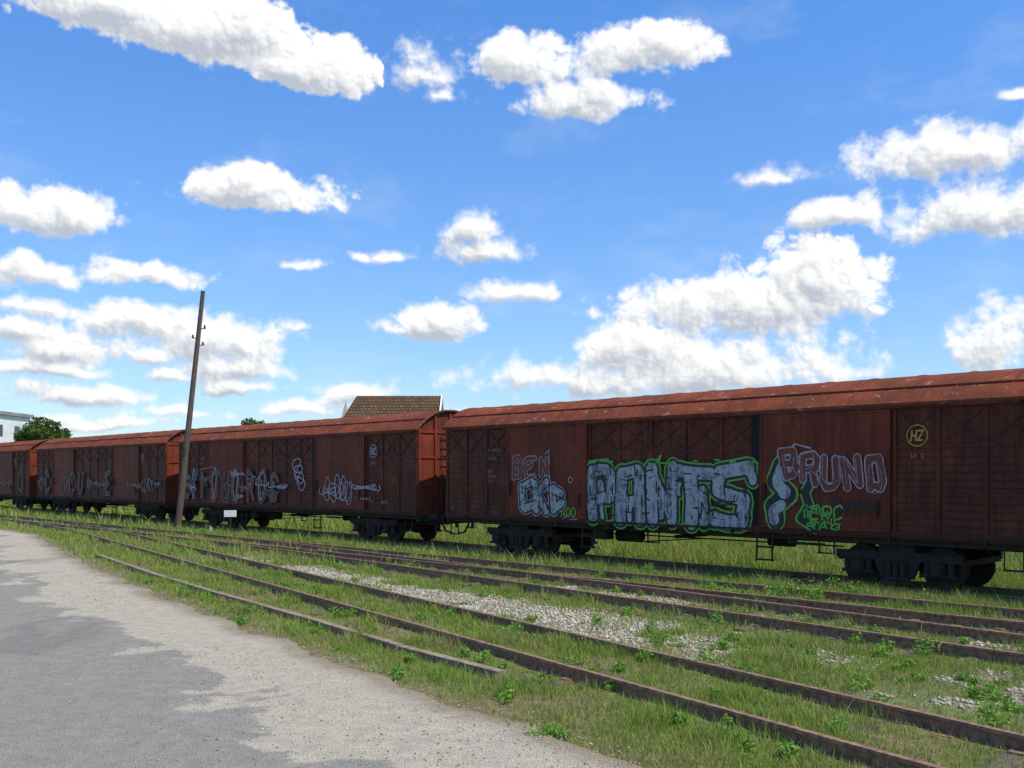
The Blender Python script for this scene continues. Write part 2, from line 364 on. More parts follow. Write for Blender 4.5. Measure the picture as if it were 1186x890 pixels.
zs=[zone(-3,9,5,14,420000,.02,.085,.004,.009),zone(-12,14,14,24,500000,.03,.095,.007,.014),zone(-24,22,24,42,380000,.04,.13,.015,.026),zone(-50,34,42,85,160000,.07,.18,.03,.06)]
Vs=[];Fs=[];o=0
for z_ in zs:
    Vb,Fb=blades(*z_); Vs.append(Vb); Fs.append(Fb+o); o+=len(Vb)
mg=randmat('grass_blades',[(.13,.22,.028),(.23,.33,.045),(.18,.28,.035),(.33,.35,.10),(.26,.37,.055)],.75,.7,.3)
tri_mesh('grass',np.concatenate(Vs),np.concatenate(Fs),[mg])
def leafcloud(cx,cy,cz,rad,n,size,flat=.8):
    """random leaf rhombi within blob; returns V,F"""
    d=rng.normal(0,1,(n,3)); d/=np.linalg.norm(d,axis=1)[:,None]; r=rng.uniform(.2,1,n)**.6
    c=np.stack([cx,cy,cz],1) if np.ndim(cx) else np.array([cx,cy,cz])[None]
    c=c+d*r[:,None]*np.array(rad)
    a=rng.normal(0,1,(n,3)); a[:,2]*=flat; a/=np.linalg.norm(a,axis=1)[:,None]
    b=np.cross(a,rng.normal(0,1,(n,3))); b/=np.linalg.norm(b,axis=1)[:,None]
    sz=(rng.uniform(.6,1.3,n)*size)[:,None]
    V=np.stack([c-a*sz,c+b*sz*.45,c+a*sz,c-b*sz*.45],1); f=np.array([(0,1,2),(0,2,3)])[None]+4*np.arange(n)[:,None,None]
    return V.reshape(-1,3),f.reshape(-1,3)
Vs=[];Fs=[];o=0
spots=[(2.3,11.6,.18,.24),(1.6,12.1,.15,.2),(3.6,9.6,.16,.18),(4.3,9.0,.18,.22),(3.0,13.7,.16,.18),(5.3,12.6,.2,.22),(1.2,15.2,.14,.16),(4.9,18.4,.4,.45),(5.4,18.0,.35,.38),(3.9,19.0,.3,.35),(7.0,13.3,.2,.25),(6.5,12.2,.2,.2),(-2.5,24.,.25,.25),(2.9,8.8,.14,.15),(1.1,10.6,.12,.12),(3.2,15.4,.16,.2),(2.0,14.4,.15,.18)]
for i in range(420):
    x=rng.uniform(-8,9); y=rng.uniform(8,26)
    if gdens(np.array([x]),np.array([y]))[0]>.12: q=rng.uniform(.05,.17); spots.append((x,y,q,q))
for i in range(150):
    s=rng.uniform(-4,45); m_=rng.choice([rng.uniform(.2,1.2),rng.uniform(2.6,3.4),rng.uniform(-6,-3.5)]); p=sm(s,m_); q=rng.uniform(.12,.34); spots.append((p[0],p[1],q,q))
for (x,y,r,h) in spots:
    n=int(30+420*r); g0=float(gz(np.array([x]),np.array([y]))[0])
    for kk in range(3):
        ox,oy=rng.normal(0,r*.45,2); hh_=h*rng.uniform(.5,1.2)
        Vb,Fb=leafcloud(x+ox,y+oy,hh_*.5,(r*.6,r*.6,hh_*.6),n//2,.022+.03*r); Vb[:,2]=np.maximum(Vb[:,2],.0)+g0; Vs.append(Vb);Fs.append(Fb+o);o+=len(Vb)
mw=randmat('weed_leaves',[(.11,.23,.03),(.20,.36,.05),(.14,.28,.035)],.6,None,.3)
tri_mesh('weeds',np.concatenate(Vs),np.concatenate(Fs),[mw])

# ------------------------------------------------------------ railway tracks
mrail=simple('rusty_rail',(.34,.18,.10),(.16,.082,.048),14,.65,.1,.004)
mslp=simple('timber_sleeper',(.15,.11,.075),(.07,.052,.038),6,.95,0,.01,(1,6,1))
prof=[(-.065,-.03),(-.065,.015),(-.012,.03),(-.012,.115),(-.036,.125),(-.034,.158),(.034,.158),(.036,.125),(.012,.115),(.012,.03),(.065,.015),(.065,-.03)]
def rail(fn,s0,s1,zo,name,par,dr=False):
    mb=MB(); ss=np.arange(s0,s1,.5); k=len(prof); vs=[]
    for s in ss:
        mm=float(fn(np.array(s))); dz=float(train_drop(s)) if dr else 0
        for (u,zz) in prof: vs.append(sm(s,mm+u,zz+zo-dz))
    fs=[(i*k+j,i*k+j+1,(i+1)*k+j+1,(i+1)*k+j) for i in range(len(ss)-1) for j in range(k-1)]
    mb.add(vs,fs,0); mb.add(vs[:k],[tuple(range(k))],0)
    mb.obj(name,[mrail],par)
def sleepers(f1,f2,s0,s1,par,dz,dr=False):
    mb=MB(); s=s0
    while s<s1:
        a=float(f1(np.array(s)));b=float(f2(np.array(s)));c=(a+b)/2; j=rng.uniform(-.05,.05); q=dz+rng.uniform(-.025,.01)-(float(train_drop(s)) if dr else 0)
        mb.bar(sm(s,c-1.25+j,q),sm(s,c+1.25+j,q+rng.uniform(-.01,.01)),.24,.14,0)
        for r_ in (a,b): mb.bar(sm(s,r_-.14,q+.078),sm(s,r_+.14,q+.078),.13,.016,1)
        s+=.66+rng.uniform(-.03,.03)
    mb.obj('sleepers',[mslp,mrail],par)
for nm,f1,f2,s1,zo in (('a',mC,mA,40,-.025),('b',mD,mE,27,.002),('c',mF,mG,110,-.004),('d',lambda s:-.68+0*s,lambda s:-2.115+0*s,110,-.002)):
    par=empty('railway_track'); dr=nm=='d'; rail(f1,-14,s1,zo,'rail_near',par,dr); rail(f2,-14,s1,zo,'rail_far',par,dr); sleepers(f1,f2,-14,s1,par,-.085 if nm=='a' else -.055,dr)
mb=MB(); pts=[(-.1,11.2),(-1.45,12.95),(-2.85,15.0),(-4.2,16.9),(-5.7,18.95),(-8.3,22.7),(-11.5,27.6)]
for p,q in zip(pts[:-1],pts[1:]):
    d=Vector((q[0]-p[0],q[1]-p[1],0)).normalized()*.02
    mb.bar((p[0]+d.x,p[1]+d.y,.02+rng.uniform(-.01,.01)),(q[0]-d.x,q[1]-d.y,.02+rng.uniform(-.01,.01)),.12,.12,0)
mb.obj('timber_edging',[simple('weathered_timber',(.32,.22,.14),(.18,.12,.08),8,.9,0,.01)])

# ------------------------------------------------------------ wagon materials
def paintmat(name,base,dark,light,rust=.5,rough=.6):
    m,nt,b=newmat(name); v=nt.coords()
    oi=nt.new('ShaderNodeObjectInfo')
    cbo=nt.new('ShaderNodeCombineXYZ'); nt.put(cbo.inputs[0],nt.math('MULTIPLY',oi.outputs['Random'],37.)); v=nt.vm('ADD',v,cbo.outputs[0])
    st=nt.noise(nt.vm('MULTIPLY',v,(3.5,3.5,.3)),2.2,7,.7); pt=nt.noise(v,1.1,7,.68); fine=nt.noise(v,22,5,.7)
    c=nt.mix(nt.mr(st,.40,.60,0,.95),base,dark); c=nt.mix(nt.mr(pt,.48,.66,0,.8),c,light)
    big=nt.noise(nt.vm('MULTIPLY',v,(.8,.8,.5)),.6,5,.6); c=nt.mix(nt.mr(big,.45,.65,0,.5),c,dark)
    c=nt.mix(nt.mr(fine,.55,.70,0,rust),c,(.05,.024,.014))
    pz=nt.noise(nt.vm('MULTIPLY',v,(1,1,.8)),4.5,8,.75); c=nt.mix(nt.mr(pz,.63,.68,0,.5),c,(.24,.14,.10))
    nt.put(b.inputs['Base Color'],c); b.inputs['Roughness'].default_value=rough; b.inputs['Specular IOR Level'].default_value=.2
    nt.put(b.inputs['Normal'],nt.bump(nt.math('ADD',pt,nt.math('MULTIPLY',fine,.12)),.03,.45)); return m
M_body=paintmat('oxide_red_paint',(.150,.034,.014),(.066,.019,.011),(.205,.052,.022))
M_door=paintmat('door_red_paint',(.215,.037,.014),(.12,.026,.013),(.25,.052,.022),.4)
m,nt,b=newmat('roof_paint'); v=nt.coords(); oi=nt.new('ShaderNodeObjectInfo'); cbo=nt.new('ShaderNodeCombineXYZ'); nt.put(cbo.inputs[0],nt.math('MULTIPLY',oi.outputs['Random'],51.)); v=nt.vm('ADD',v,cbo.outputs[0])
pt=nt.noise(v,1.0,7,.68); fl=nt.noise(nt.vm('MULTIPLY',v,(.9,2.2,2)),3.0,9,.78); fi=nt.noise(v,18,4,.7)
c=nt.mix(nt.mr(pt,.35,.65),(.26,.066,.030),(.16,.045,.023)); c=nt.mix(nt.mr(fi,.45,.7,0,.6),c,(.10,.036,.02)); c=nt.mix(nt.mr(fl,.585,.63,0,.75),c,(.42,.29,.22))
stn=nt.noise(nt.vm('MULTIPLY',v,(5,.5,.5)),1.3,6,.7); c=nt.mix(nt.mr(stn,.48,.66,0,.65),c,(.10,.037,.022))
nt.put(b.inputs['Base Color'],c); b.inputs['Roughness'].default_value=.85; b.inputs['Specular IOR Level'].default_value=.1; nt.put(b.inputs['Normal'],nt.bump(pt,.06,.5)); M_roof=m
M_dark=simple('underframe_grime',(.024,.017,.013),(.048,.028,.017),6,.9,.0,.004)
M_wheel=simple('wheel_steel',(.06,.035,.022),(.025,.018,.013),9,.7,.2)
M_black=simple('gap_shade_groove_black',(.008,.007,.006),(.014,.01,.008),3,.9)  # near-black for plank grooves and for the painted shade of the door gap
WM=[M_body,M_door,M_roof,M_dark,M_wheel,M_black]
L=17.8; W_=2.8; SILL=.95; EAVE=3.82
def roofz(y):
    t=abs((y-W_/2)/(W_/2+.10)); return EAVE+.70*(1-t**2.3)-.02
def build_wagon():
    parts={}
    mb=MB(); mb.box(.02,L-.02,0,W_,SILL+.02,EAVE-.02,0)
    ys=np.linspace(0.0,W_,17)
    for x0 in (.02,L-.02):
        vs=[(x0,y,roofz(y)-.02) for y in ys]+[(x0,W_,EAVE-.02),(x0,0,EAVE-.02)]
        mb.add(vs,[tuple(range(len(vs)))],0)
    def side(y,sg):
        def bx(x0,x1,z0,z1,pr,mi=0):
            a,b_=(y-pr*sg,y+.02*sg); mb.box(x0,x1,min(a,b_),max(a,b_),z0,z1,mi)
        xs_end=[.05,1.0,1.95,2.88]; xs_mid=[6.20,7.28,8.36,9.44,10.52,11.60]
        posts=xs_end+xs_mid+[L-q for q in xs_end]
        for x in posts: bx(x-.04,x+.04,SILL+.13,EAVE-.14,.035)
        bx(0,L,SILL-.02,SILL+.125,.05); bx(0,L,EAVE-.135,EAVE,.045)
        spans=list(zip(xs_end[:-1],xs_end[1:]))+list(zip(xs_mid[:-1],xs_mid[1:]))+[(L-b_,L-a) for a,b_ in zip(xs_end[:-1],xs_end[1:])]
        for (a,b_) in spans:
            bx(a+.043,b_-.043,2.86,2.92,.028); bx(a+.043,b_-.043,1.86,1.91,.02)
            yy=y-.008*sg
            for q in ((a+.1,2.98,b_-.1,3.6),(a+.1,3.6,b_-.1,2.98)):
                mb.bar((q[0],yy,q[1]),(q[2],yy-(.002*sg if q[1]>3.3 else 0),q[3]),.03,.03,0,up=(0,1,0))
            for z in np.arange(1.22,2.8,.16):
                if abs(z-1.88)>.06: bx(a+.05,b_-.05,z,z+.012,.006,5)
    side(0,1); side(W_,-1)
    for x,sg in((.02,1),(L-.02,-1)):
        for yy in (.06,.75,1.4,2.05,2.74):
            mb.box(min(x-.06*sg,x),max(x-.06*sg,x),yy-.045,yy+.045,SILL+.13,roofz(yy)-.08,1)
        for zz in (SILL+.0,1.9,2.85,3.7): mb.box(min(x-.045*sg,x),max(x-.045*sg,x),.0,W_,zz,zz+.1,1)
        mb.box(min(x-.012*sg,x),max(x-.012*sg,x),.02,W_-.02,SILL+.1,EAVE-.05,1)
        for zz in np.arange(1.2,3.6,.3): mb.bar((x-.1*sg,1.0,zz),(x-.1*sg,1.3,zz),.025,.025,3)
        for yy in (1.0,1.3): mb.bar((x-.1*sg,yy,1.0),(x-.1*sg,yy,3.7),.03,.03,3)
    parts['body']=mb.mesh('wagon_body',WM)
    mb=MB()
    for y,sg in((0,1),(W_,-1)):
        for x0,x1 in((2.95,6.14),(L-6.14,L-2.95)):
            def bx(a,b_,z0,z1,p0,p1,mi=1):
                u,v_=y-p0*sg,y-p1*sg; mb.box(a,b_,min(u,v_),max(u,v_),z0,z1,mi)
            bx(x0,x1,1.06,3.70,.005,.075)
            for a in (x0,x1-.05): bx(a,a+.05,1.06,3.70,.075,.095)
            bx(x0+.05,x1-.05,3.64,3.70,.075,.09); bx(x0+.05,x1-.05,1.06,1.12,.075,.09)
            bx(x0+.12,x0+.16,1.7,2.1,.095,.15,3); bx(x1-.3,x1-.26,1.35,1.75,.08,.13,3)
        bx(L-6.40,L-6.17,1.06,3.70,.036,.040,5); bx(L-6.17,L-6.14,1.06,3.70,.0,.10,3)  # black strip paints the shade of an open door gap; wall behind is solid
        for z0,z1 in ((3.71,3.76),(.98,1.03)):
            u,v_=y-.06*sg,y-.115*sg; mb.box(.3,L-.3,min(u,v_),max(u,v_),z0,z1,3 if z0<2 else 0)
        for i in range(9):
            xx=1+i*1.97; u,v_=y-.05*sg,y-.1*sg; mb.box(xx,xx+.06,min(u,v_),max(u,v_),.86,.98,3)
    parts['doors']=mb.mesh('wagon_doors',WM)
    mb=MB(); ys=np.linspace(-.10,W_+.10,25)
    def shell(x0,x1,off,mi=2,sm_=True):
        vs=[(x0,y,roofz(y)+off) for y in ys]+[(x1,y,roofz(y)+off) for y in ys]+[(x0,y,roofz(y)+off-.05) for y in ys]+[(x1,y,roofz(y)+off-.05) for y in ys]
        n=len(ys); f=[(i,n+i,n+i+1,i+1) for i in range(n-1)]; mb.add(vs,f,mi,sm_)
        f=[(2*n+i,2*n+i+1,3*n+i+1,3*n+i) for i in range(n-1)]+[(i,i+1,2*n+i+1,2*n+i) for i in range(n-1)]+[(n+i,3*n+i,3*n+i+1,n+i+1) for i in range(n-1)]+[(0,2*n,3*n,n),(n-1,2*n-1,4*n-1,3*n-1)]
        mb.add(vs,f,mi)
    shell(-.08,L+.08,0)
    x=.55
    while x<L-.3: shell(x,x+.045,.014); x+=1.11
    shell(-.1,-.02,.02); shell(L+.02,L+.1,.02)
    for yy in (.30,W_-.30): mb.bar((-.05,yy,roofz(yy)+.012),(L+.05,yy,roofz(yy)+.012),.05,.03,2)
    for yy in (-.125,W_+.095): mb.box(-.08,L+.08,yy,yy+.03,EAVE-.06,EAVE+.0,2)
    parts['roof']=mb.mesh('wagon_roof',WM)
    mb=MB()
    for yy in (.10,W_-.20): mb.box(.05,L-.05,yy,yy+.10,.80,SILL,3)
    mb.box(.3,L-.3,1.15,1.28,.70,SILL,3); mb.box(.3,L-.3,1.52,1.65,.70,SILL,3)
    for x in np.arange(.1,L,1.35): mb.box(x,x+.1,.2,W_-.2,.78,.93,3)
    for x in (.0,L-.12): mb.box(x,x+.12,.02,W_-.02,.72,SILL,3)
    for x in (3.0,14.8): mb.box(x-.4,x+.4,.3,W_-.3,.58,.90,3)
    mb.cyl((6.4,1.0,.60),(7.2,1.0,.60),.18,n=14,mi=3); mb.cyl((10.7,1.9,.62),(11.4,1.9,.62),.15,n=14,mi=3)
    mb.box(6.0,6.5,.35,.65,.50,.80,3); mb.bar((4.8,1.4,.60),(13.0,1.4,.60),.035,.035,3); mb.bar((7.2,1.0,.45),(9.0,1.4,.60),.03,.03,3)
    mb.cyl((8.6,.7,.66),(8.6,2.1,.66),.05,n=8,mi=3)
    for yy,sg in((-.02,1),(W_+.02,-1)):
        for x in (5.95,11.55):
            for dx in (0,.42): mb.bar((x+dx,yy,.95),(x+dx,yy-.04*sg,.26),.04,.025,3)
            for z in (.28,.58): mb.box(x,x+.42,min(yy-.10*sg,yy+.08*sg),max(yy-.10*sg,yy+.08*sg),z,z+.03,3)
        for x in (.25,L-.65):
            for dx in (0,.36): mb.bar((x+dx,yy,.95),(x+dx,yy,.4),.03,.02,3)
            mb.box(x,x+.36,min(yy-.08*sg,yy+.08*sg),max(yy-.08*sg,yy+.08*sg),.4,.43,3)
        mb.bar((12.4,yy,.74),(13.3,yy,.74),.035,.035,3); mb.bar((12.4,yy,.95),(12.4,yy,.74),.03,.03,3)
    for x,sg in((0,-1),(L,1)):
        for yy in (W_/2-.87,W_/2+.87):
            mb.cyl((x,yy,.86),(x+.38*sg,yy,.86),.12,.10,14,3); mb.cyl((x+.38*sg,yy,.86),(x+.57*sg,yy,.86),.075,n=12,mi=4); mb.cyl((x+.57*sg,yy,.86),(x+.62*sg,yy,.86),.22,n=20,mi=4)
        mb.bar((x,1.4,.85),(x+.3*sg,1.4,.85),.06,.12,4); mb.bar((x+.3*sg,1.4,.85),(x+.36*sg,1.4,.50),.06,.08,4)
        mb.bar((x,1.0,.8),(x+.25*sg,1.0,.4),.05,.05,3); mb.bar((x+.25*sg,1.0,.4),(x+.6*sg,1.0,.35),.05,.05,3)
    parts['underframe']=mb.mesh('wagon_underframe',WM)
    mb=MB(); c=W_/2; R=.46; zc=.15+R
    for ax in (-.9,.9):
        mb.cyl((ax,c-1.12,zc),(ax,c+1.12,zc),.07,n=12,mi=4)
        for sg in(-1,1):
            y0=c+sg*.70
            mb.cyl((ax,y0,zc),(ax,y0+sg*.11,zc),R,n=36,mi=4); mb.cyl((ax,y0-sg*.03,zc),(ax,y0,zc),R+.03,n=36,mi=4)
            mb.cyl((ax,y0+sg*.11,zc),(ax,y0+sg*.135,zc),.15,n=16,mi=3)
            yo=c+sg*1.02
            mb.box(ax-.15,ax+.15,yo-.12,yo+.12,zc-.16,zc+.14,3); mb.cyl((ax,yo+sg*.12,zc),(ax,yo+sg*.17,zc),.12,n=16,mi=3)
            for dx in (-.24,.24): mb.cyl((ax+dx,yo,zc-.10),(ax+dx,yo,zc+.16),.075,n=12,mi=3)
            mb.box(ax-.36,ax+.36,yo-.08,yo+.08,zc-.16,zc-.09,3)
            mb.box(ax+(.50 if ax<0 else -.56),ax+(.56 if ax<0 else -.50),y0-.02,y0+.1,zc-.22,zc+.22,3)
    for sg in(-1,1):
        yo=c+sg*1.02
        mb.box(-1.40,1.40,yo-.07,yo+.07,zc+.15,zc+.33,3)
        vs=[];
        for yy in (yo-.06,yo+.06):
            vs+=[(-.52,yy,zc+.15),(-.34,yy,zc-.24),(.34,yy,zc-.24),(.52,yy,zc+.15)]
        mb.add(vs,[(0,1,2,3),(7,6,5,4),(0,4,5,1),(1,5,6,2),(2,6,7,3)],3)
        for dx in (-.16,.0,.16): mb.cyl((dx,yo+sg*.10,zc-.2),(dx,yo+sg*.10,zc+.12),.07,n=12,mi=3)
        mb.box(-.3,.3,yo+sg*.10-.08,yo+sg*.10+.08,zc-.26,zc-.2,3)
    mb.box(-.22,.22,c-1.0,c+1.0,zc-.1,zc+.38,3); mb.cyl((0,c,zc+.2),(0,c,1.25),.25,n=16,mi=3)
    for x in(-1.40,1.33): mb.box(x,x+.07,c-1.0,c+1.0,zc+.1,zc+.22,3)
    parts['bogie']=mb.mesh('wagon_bogie',WM)
    return parts
WP=build_wagon()
RZ=math.atan2(-T[1],-T[0])
wagons=[]
for s_left in (17.5,36.8,56.0,75.2,94.4,-1.8):
    e_=empty('boxcar',sm(s_left,0,0),RZ)
    for k in('body','doors','roof','underframe'): child(k,WP[k],e_)
    for nm,x in(('bogie_left',3.0),('bogie_right',14.8)):
        o_=child(nm,WP['bogie'],e_); o_.location=(x,0,-float(train_drop(s_left-x)))
    wagons.append(e_)

# ------------------------------------------------------------ graffiti (flat paint layers on the wagon sides)
def worn(name,c,c2,lo=.5,hi=.62,sc=9,c3=None):
    m,nt,b=newmat(name); v=nt.coords(); n=nt.noise(v,sc,7,.75); n2=nt.noise(nt.vm('MULTIPLY',v,(2.2,1,.25)),3,6,.65)
    q=nt.mix(nt.mr(nt.math('ADD',nt.math('MULTIPLY',n,.5),nt.math('MULTIPLY',n2,.5)),lo,hi,0,.9),c,c2)
    if c3: q=nt.mix(nt.mr(nt.noise(v,5,9,.8),.58,.65,0,.85),q,c3)
    nt.put(b.inputs['Base Color'],q); b.inputs['Roughness'].default_value=.6; return m
WR=(.12,.027,.014)
G_sil=worn('spray_silver',(.40,.40,.40),(.13,.125,.125),.46,.57,9,(.08,.055,.05)); G_grn=worn('spray_green',(.12,.40,.05),(.05,.17,.03),.5,.62,9,WR); G_blk=worn('spray_black',(.015,.014,.014),(.04,.025,.02))
G_wht=worn('spray_white',(.42,.35,.38),(.20,.10,.10),.48,.6,9,WR); G_fnt=worn('spray_faded_white',(.26,.19,.18),(.12,.05,.035),.46,.56,9,WR); G_yel=worn('stencil_yellow',(.50,.26,.04),(.28,.12,.03),.46,.58,14,WR); G_red=worn('wall_red',(.18,.034,.015),(.11,.025,.013))
FONT={'P':[[(0,0),(0,1),(.7,1),(.85,.85),(.85,.6),(.7,.45),(0,.45)]],'A':[[(0,0),(.28,1),(.58,1),(.86,0)],[(.12,.35),(.72,.35)]],
'N':[[(0,0),(0,1),(.75,0),(.75,1)]],'T':[[(0,1),(.9,1)],[(.45,1),(.45,0)]],'S':[[(.85,.85),(.65,1),(.2,1),(0,.8),(.1,.58),(.75,.42),(.85,.2),(.65,0),(.15,0),(0,.15)]],
'B':[[(0,0),(0,1),(.6,1),(.75,.8),(.6,.55),(0,.55)],[(.6,.55),(.8,.3),(.65,0),(0,0)]],'E':[[(.75,1),(.1,1),(0,.9),(0,.1),(.1,0),(.75,0)],[(0,.52),(.6,.52)]],
'R':[[(0,0),(0,1),(.6,1),(.75,.8),(.6,.5),(0,.5)],[(.4,.5),(.8,0)]],'U':[[(0,1),(0,.2),(.2,0),(.6,0),(.8,.2),(.8,1)]],'O':[[(.25,0),(0,.25),(0,.75),(.25,1),(.6,1),(.85,.75),(.85,.25),(.6,0),(.25,0)]],
'C':[[(.8,.8),(.6,1),(.2,1),(0,.8),(0,.2),(.2,0),(.6,0),(.8,.2)]],'Y':[[(0,1),(.4,.5),(.8,1)],[(.4,.5),(.4,0)]],'K':[[(0,0),(0,1)],[(.75,1),(0,.45),(.8,0)]],
'H':[[(0,0),(0,1)],[(.75,0),(.75,1)],[(0,.5),(.75,.5)]],'Z':[[(0,1),(.8,1),(0,0),(.8,0)]],'I':[[(0,0),(0,1)]],'G':[[(.8,.8),(.6,1),(.2,1),(0,.8),(0,.2),(.2,0),(.6,0),(.8,.2),(.8,.5),(.45,.5)]],
'X':[[(0,0),(.8,1)],[(0,1),(.8,0)]],'1':[[(0,.8),(.2,1),(.2,0)]],'0':[[(.2,0),(0,.3),(0,.7),(.2,1),(.5,1),(.7,.7),(.7,.3),(.5,0),(.2,0)]],'2':[[(0,.8),(.2,1),(.6,1),(.7,.7),(0,0),(.7,0)]],'4':[[(.5,0),(.5,1),(0,.3),(.7,.3)]],'8':[[(.2,.5),(0,.75),(.2,1),(.5,1),(.7,.75),(.5,.5),(.2,.5),(0,.25),(.2,0),(.5,0),(.7,.25),(.5,.5)]]}
class Paint:
    def __init__(s): s.mb=MB(); s.k=0
    def stroke(s,pts,w,mi,y,wv=0.0):
        mb=s.mb
        for i in range(len(pts)):
            wi=w*(1+random.uniform(-wv,wv)); yy=y-.00012*(s.k%12); s.k+=1; x,z=pts[i]
            n=12 if w>.05 else 6; mb.add([(x+math.cos(2*math.pi*j/n)*wi/2,yy,z+math.sin(2*math.pi*j/n)*wi/2) for j in range(n)],[tuple(range(n))],mi)
            if i+1<len(pts):
                x2,z2=pts[i+1]; dx,dz=x2-x,z2-z; l=math.hypot(dx,dz)
                if l<1e-5: continue
                px_,pz=-dz/l*w/2,dx/l*w/2; yy=y-.00012*(s.k%12); s.k+=1
                mb.add([(x-px_,yy,z-pz),(x2-px_,yy,z2-pz),(x2+px_,yy,z2+pz),(x+px_,yy,z+pz)],[(0,1,2,3)],mi)
    def letter(s,ch,x,z,w,h,layers,y,slant=0,jit=0.0):
        sm_=[]
        for pl in FONT[ch]:
            q=[(x+a*w+slant*b_*h+random.uniform(-jit,jit),z+b_*h+random.uniform(-jit,jit)) for a,b_ in pl]; sm_.append(q)
        for i,(wd,mi) in enumerate(layers):
            for q in sm_: s.stroke(q,wd,mi,y-.002*i)
    def word(s,txt,x,z,w,h,layers,y,adv=1.12,slant=0,jit=0,rise=0):
        st=random.getstate()
        for i,ly in enumerate(layers):
            random.setstate(st); xx=x; zz=z
            for ch in txt:
                if ch!=' ': s.letter(ch,xx,zz+random.uniform(-.08,.08)*h*(jit>0),w,h,[ly],y-.002*i,slant,jit)
                xx+=w*adv; zz+=rise
    def scribble(s,x,z,w,h,wd,mi,y,n=7):
        pts=[]; a0=random.uniform(0,6); b0=random.uniform(.2,.5)
        for i in range(n*9):
            t=i/(n*9-1); pts.append((x+w*t+.10*w*math.sin(a0+t*n*6.28),z+h*.5+h*b0*math.cos(a0*2+t*n*6.28)*(.6+.4*math.sin(5*t+a0))))
        s.stroke(pts,wd,mi,y)
    def ring(s,x,z,r,wd,mi,y):
        s.stroke([(x+r*math.cos(t),z+r*math.sin(t)) for t in np.linspace(0,6.283,25)],wd,mi,y)
GM=[G_sil,G_grn,G_blk,G_wht,G_fnt,G_yel,G_red]
YW=-.052; YD=-.098
p=Paint()
bars=[(6.35,1.15,6.30,2.40,.34),(6.32,2.38,6.90,2.42,.30),(6.98,2.35,7.0,1.80,.30),(6.45,1.62,6.98,1.66,.28),(6.66,1.5,6.70,1.15,.12),(5.98,1.30,6.2,1.45,.2),(6.62,2.05,6.66,1.9,.2),
(7.34,1.12,7.40,2.30,.36),(7.42,2.32,7.95,2.42,.32),(7.97,2.38,8.02,1.12,.34),(7.42,1.55,7.95,1.60,.30),(7.66,1.1,7.68,1.5,.14),
(8.43,1.10,8.40,2.42,.34),(8.45,2.25,9.02,1.35,.32),(9.05,1.12,9.08,2.52,.32),(8.72,1.2,8.7,1.5,.14),
(9.28,2.40,10.25,2.32,.30),(9.62,2.3,9.66,1.08,.38),(10.0,1.9,10.04,1.1,.26),(9.30,2.1,9.28,1.8,.10),
(10.35,1.22,11.15,1.15,.32),(11.18,1.2,11.22,1.72,.32),(11.2,1.70,10.48,1.88,.30),(10.45,1.9,10.5,2.36,.32),(10.5,2.36,11.35,2.48,.32),(11.3,2.4,11.45,2.15,.22)]
for li,(ex,mi) in enumerate(((.22,1),(.13,2),(.0,0))):
    random.seed(4)
    for (x0,z0,x1,z1,w0) in bars:
        q=[(x0,z0),((x0+x1)/2+random.uniform(-.05,.05),(z0+z1)/2+random.uniform(-.05,.05)),(x1,z1)]
        p.stroke(q,w0+ex,mi,YW-.002*li,.14)
random.seed(11)
for i in range(120):
    x=random.uniform(6.2,11.4); z=random.uniform(1.1,2.4); l_=random.uniform(.06,.30)
    p.stroke([(x,z),(x+random.uniform(-.06,.06),z+l_)] if random.random()<.6 else [(x,z),(x+l_,z+random.uniform(-.05,.05))],random.choice([.02,.035,.045]),2,YW-.0085)
for i in range(16):
    x=random.uniform(6.1,11.5); z=random.choice([random.uniform(2.55,2.68),random.uniform(.98,1.06)]); p.stroke([(x,z),(x+random.uniform(.1,.35),z+random.uniform(-.06,.06))],random.uniform(.03,.06),1,YW-.0095)
p.stroke([(8.45,2.55),(8.7,2.8),(8.62,2.6)],.05,1,YW); p.stroke([(6.1,2.35),(6.2,2.66),(6.9,2.72)],.06,1,YW)
p.word('NOO',5.20,1.12,.17,.24,[(.035,1)],YD)
fig=[(12.10,1.22),(12.05,1.55),(12.4,1.85),(12.10,2.15),(12.25,2.5),(12.65,2.5)]; arm=[(12.65,2.45),(13.05,2.2),(12.85,1.9),(12.95,1.6),(12.75,1.3),(13.1,1.1)]
for li,(wd,mi) in enumerate(((.54,1),(.44,2))): p.stroke(fig,wd,mi,YD-.002*li,.1)
p.stroke(arm,.28,1,YD-.001,.3); p.stroke(arm,.19,2,YD-.003,.3)
p.stroke([(12.05,1.25),(12.02,1.45),(12.25,1.6)],.26,0,YD-.005,.2); p.stroke([(12.32,1.9),(12.12,2.12),(12.25,2.45),(12.5,2.48)],.28,0,YD-.005,.2)
p.word('EPC',13.0,1.30,.22,.3,[(.05,1)],YD-.007,1.25,.1,.02); p.word('RAG',12.9,1.08,.24,.13,[(.035,1)],YD-.007,1.25,.1,.02)
for i in range(7): p.scribble(12.8+i*.09,1.05+random.uniform(0,.5),.25,.25,.03,1,YD-.008,3)
p.word('BRUNO',12.32,2.22,.42,.60,[(.20,3),(.14,6)],YD-.011,1.22,-.06,.06,-.06)
p.word('BRUNO',12.32,2.22,.42,.60,[(.012,3)],YD-.0155,1.22,-.06,.06,-.06)
p.stroke([(12.25,2.75),(12.6,3.0),(13.0,2.9)],.04,3,YD-.011)
p.scribble(13.5,1.40,1.0,.55,.035,2,YD,6); p.scribble(13.6,1.35,.8,.3,.03,2,YD,5)
p.word('BEN',3.20,2.28,.44,.55,[(.165,3),(.12,6)],YD-.002,1.25,.05,.07); p.stroke([(4.55,2.9),(4.7,3.0),(4.72,2.6)],.035,3,YD)
